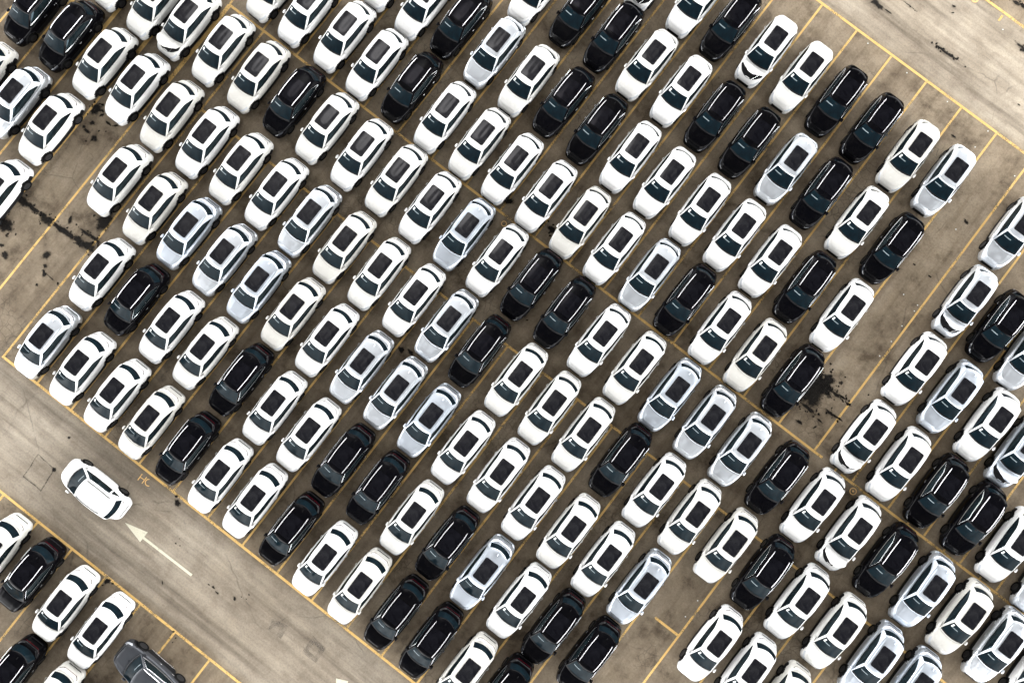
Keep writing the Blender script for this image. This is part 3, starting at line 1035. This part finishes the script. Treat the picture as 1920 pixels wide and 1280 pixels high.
# ------------------------------------------------------------------ stains and dark patches
def blob(bm, c, a, b, ang, z, seed, val=1.0, n=40):
    """irregular sheet with an 'edge' value falling to 0 at the rim"""
    lay = bm.verts.layers.float.get('edge') or bm.verts.layers.float.new('edge')
    rg = []
    ca, sa = math.cos(ang), math.sin(ang)
    for q, e in ((0.02, 1.0), (.35, .95), (.7, .6), (1.0, 0.0)):
        row = []
        for i in range(n):
            th = 2 * math.pi * i / n
            w = 1 + .45 * noise.noise(Vector((math.cos(th) * 1.7, math.sin(th) * 1.7, seed * 7.31)))
            x, y = math.cos(th) * a * q * w, math.sin(th) * b * q * w
            v = bm.verts.new((c.x + x * ca - y * sa, c.y + x * sa + y * ca, z))
            v[lay] = e * val
            row.append(v)
        rg.append(row)
    for x, y in zip(rg, rg[1:]):
        for i in range(n):
            bm.faces.new((x[i], x[(i + 1) % n], y[(i + 1) % n], y[i]))
    bm.faces.new(rg[0])
SURVEY = [
    (1528, 716, 1.1, .9, 0), (1540, 722, 1.0, .6, ROT), (1522, 738, .8, .8, 0), (1552, 712, .5, .4, 0), (1566, 738, .6, .14, ROT), (1580, 745, .4, .08, ROT), (1590, 757, .3, .07, ROT), (1557, 774, .5, .13, ROT), (1572, 784, .3, .07, ROT),
    (1498, 790, .32, .12, ROT), (1558, 697, .10, .10, 0), (1515, 765, .6, .14, ROT), (1536, 788, .25, .08, ROT), (1528, 800, .2, .06, .5),
    (38, 374, .9, .28, ROT), (62, 390, .65, .15, ROT), (88, 412, .46, .28, ROT), (82, 403, .2, .14, 0), (112, 428, .62, .17, ROT), (128, 438, .6, .20, ROT), (150, 453, .6, .26, ROT), (168, 462, .5, .26, ROT),
    (160, 436, .45, .10, ROT), (178, 447, .5, .10, ROT), (132, 412, .12, .30, -.3), (12, 424, .48, .40, 0), (2, 410, .5, .5, .4), (10, 478, .2, .3, .3), (4, 460, .18, .12, 0),
    (88, 479, .30, .22, .5), (85, 499, .14, .14, 0), (83, 513, .12, .22, 0), (70, 534, .12, .10, 0), (95, 520, .4, .03, -.7), (196, 415, .42, .7, ROT),  # last entry: a plain dark patch on the ground
    (174, 231, .22, .13, 0), (164, 246, .26, .12, ROT), (177, 260, .22, .18, .4), (158, 238, .12, .08, 0), (162, 265, .08, .06, 0), (186, 246, .10, .05, .3), (199, 247, .06, .06, 0),
    (203, 231, .24, .10, ROT), (217, 236, .26, .09, 0), (180, 205, .45, .36, .2), (192, 216, .18, .1, .5),
    (102, 880, .16, .17, 0), (333, 943, .20, .27, .3), (331, 930, .12, .1, 0), (202, 1089, .26, .20, .3), (193, 1096, .1, .05, .5), (212, 1093, .1, .08, 0),
    (400, 1100, .16, .08, ROT), (407, 1110, .16, .06, ROT), (392, 1095, .10, .05, ROT), (440, 1121, .10, .16, 0), (467, 1114, .07, .06, 0), (462, 1122, .05, .05, 0), (453, 1118, .05, .05, 0),
    (305, 1091, .05, .18, .1), (330, 1018, .06, .06, 0), (338, 1022, .06, .05, 0), (337, 1009, .04, .04, 0), (326, 1183, .1, .08, 0), (330, 1195, .06, .06, 0), (318, 1196, .07, .06, 0), (324, 1203, .05, .05, 0), (320, 1189, .05, .04, 0),
    (30, 1223, .05, .04, 0), (1777, 102, .85, .09, ROT + .06), (1764, 92, .4, .08, ROT), (1648, 12, .35, .2, ROT), (1640, 4, .3, .16, 0), (1664, 22, .35, .05, ROT), (1700, 8, .5, .04, ROT),
    (1788, 13, .2, .08, ROT), (1786, 25, .12, .05, 0), (1914, 88, .55, .10, ROT), (1918, 95, .3, .12, ROT), (1905, 6, .45, .14, ROT), (1919, 12, .3, .16, ROT), (1910, 197, .12, .06, ROT),
    (1788, 256, .22, .08, ROT), (1811, 416, .25, .12, ROT - .3), (1714, 496, .12, .07, ROT), (1743, 518, .14, .06, ROT), (1628, 740, .07, .07, 0), (945, 500, .1, .08, 0), (988, 600, .1, .06, 0),
    (130, 820, .12, .10, 0), (60, 1062, .1, .1, 0), (752, 655, .3, .2, ROT), (770, 660, .3, .16, ROT), (690, 815, .5, .2, ROT), (1034, 430, .4, .24, ROT), (955, 378, .35, .2, 0),
]
bm = bmesh.new()
rs = random.Random(3)
for i, (x, y, a, b, an) in enumerate(SURVEY):
    k = 1.45 if x < 215 and y < 530 else 1.25
    blob(bm, px(x, y), a * k, b * k, an, .014 + .0006 * (i % 40), i)
    if a > .35:
        for q in range(9):                       # drips thrown out round the larger marks
            th, d = rs.uniform(0, 6.28), rs.uniform(.9, 1.7)
            e = Vector((math.cos(th) * a * d, math.sin(th) * b * d, 0))
            e.rotate(Matrix.Rotation(an, 3, 'Z'))
            r = rs.uniform(.03, .11)
            blob(bm, px(x, y) + e, r * rs.uniform(1, 1.8), r, rs.uniform(0, 3), .013, i * 11 + q, n=12)
struct(obj('oil_and_dark_patches', bm, M['stain'], smooth=False))
bm = bmesh.new()
def quadpatch(pts, z, hole=None):
    lay = bm.verts.layers.float.get('edge') or bm.verts.layers.float.new('edge')
    c = sum((Vector(p) for p in pts), Vector((0, 0, 0))) / len(pts)
    rg = []
    for q, e in (((.02, 1.0), (.8, 1.0), (1.0, .15)) if not hole else ((hole, .2), (hole + .12, 1.0), (.92, 1.0), (1.0, .15))):
        row = []
        m = len(pts)
        for i in range(m):
            for s in range(8):
                p = pts[i].lerp(pts[(i + 1) % m], s / 8)
                w = 1 + .05 * noise.noise(p * 2.0)
                r = c + (p - c) * q * w
                v = bm.verts.new((r.x, r.y, z))
                v[lay] = e
                row.append(v)
        rg.append(row)
    n = len(rg[0])
    for x, y in zip(rg, rg[1:]):
        for i in range(n):
            bm.faces.new((x[i], x[(i + 1) % n], y[(i + 1) % n], y[i]))
    if not hole:
        bm.faces.new(rg[0])
quadpatch([px(510, 1158), px(541, 1172), px(527, 1197), px(503, 1180)], .010, .25)
quadpatch([px(587, 1190), px(611, 1215), px(592, 1242), px(566, 1222)], .010, .45)
quadpatch([px(72, 849), px(104, 879), px(77, 921), px(43, 893)], .010, .86)
struct(obj('road_patches', bm, M['patch'], smooth=False))
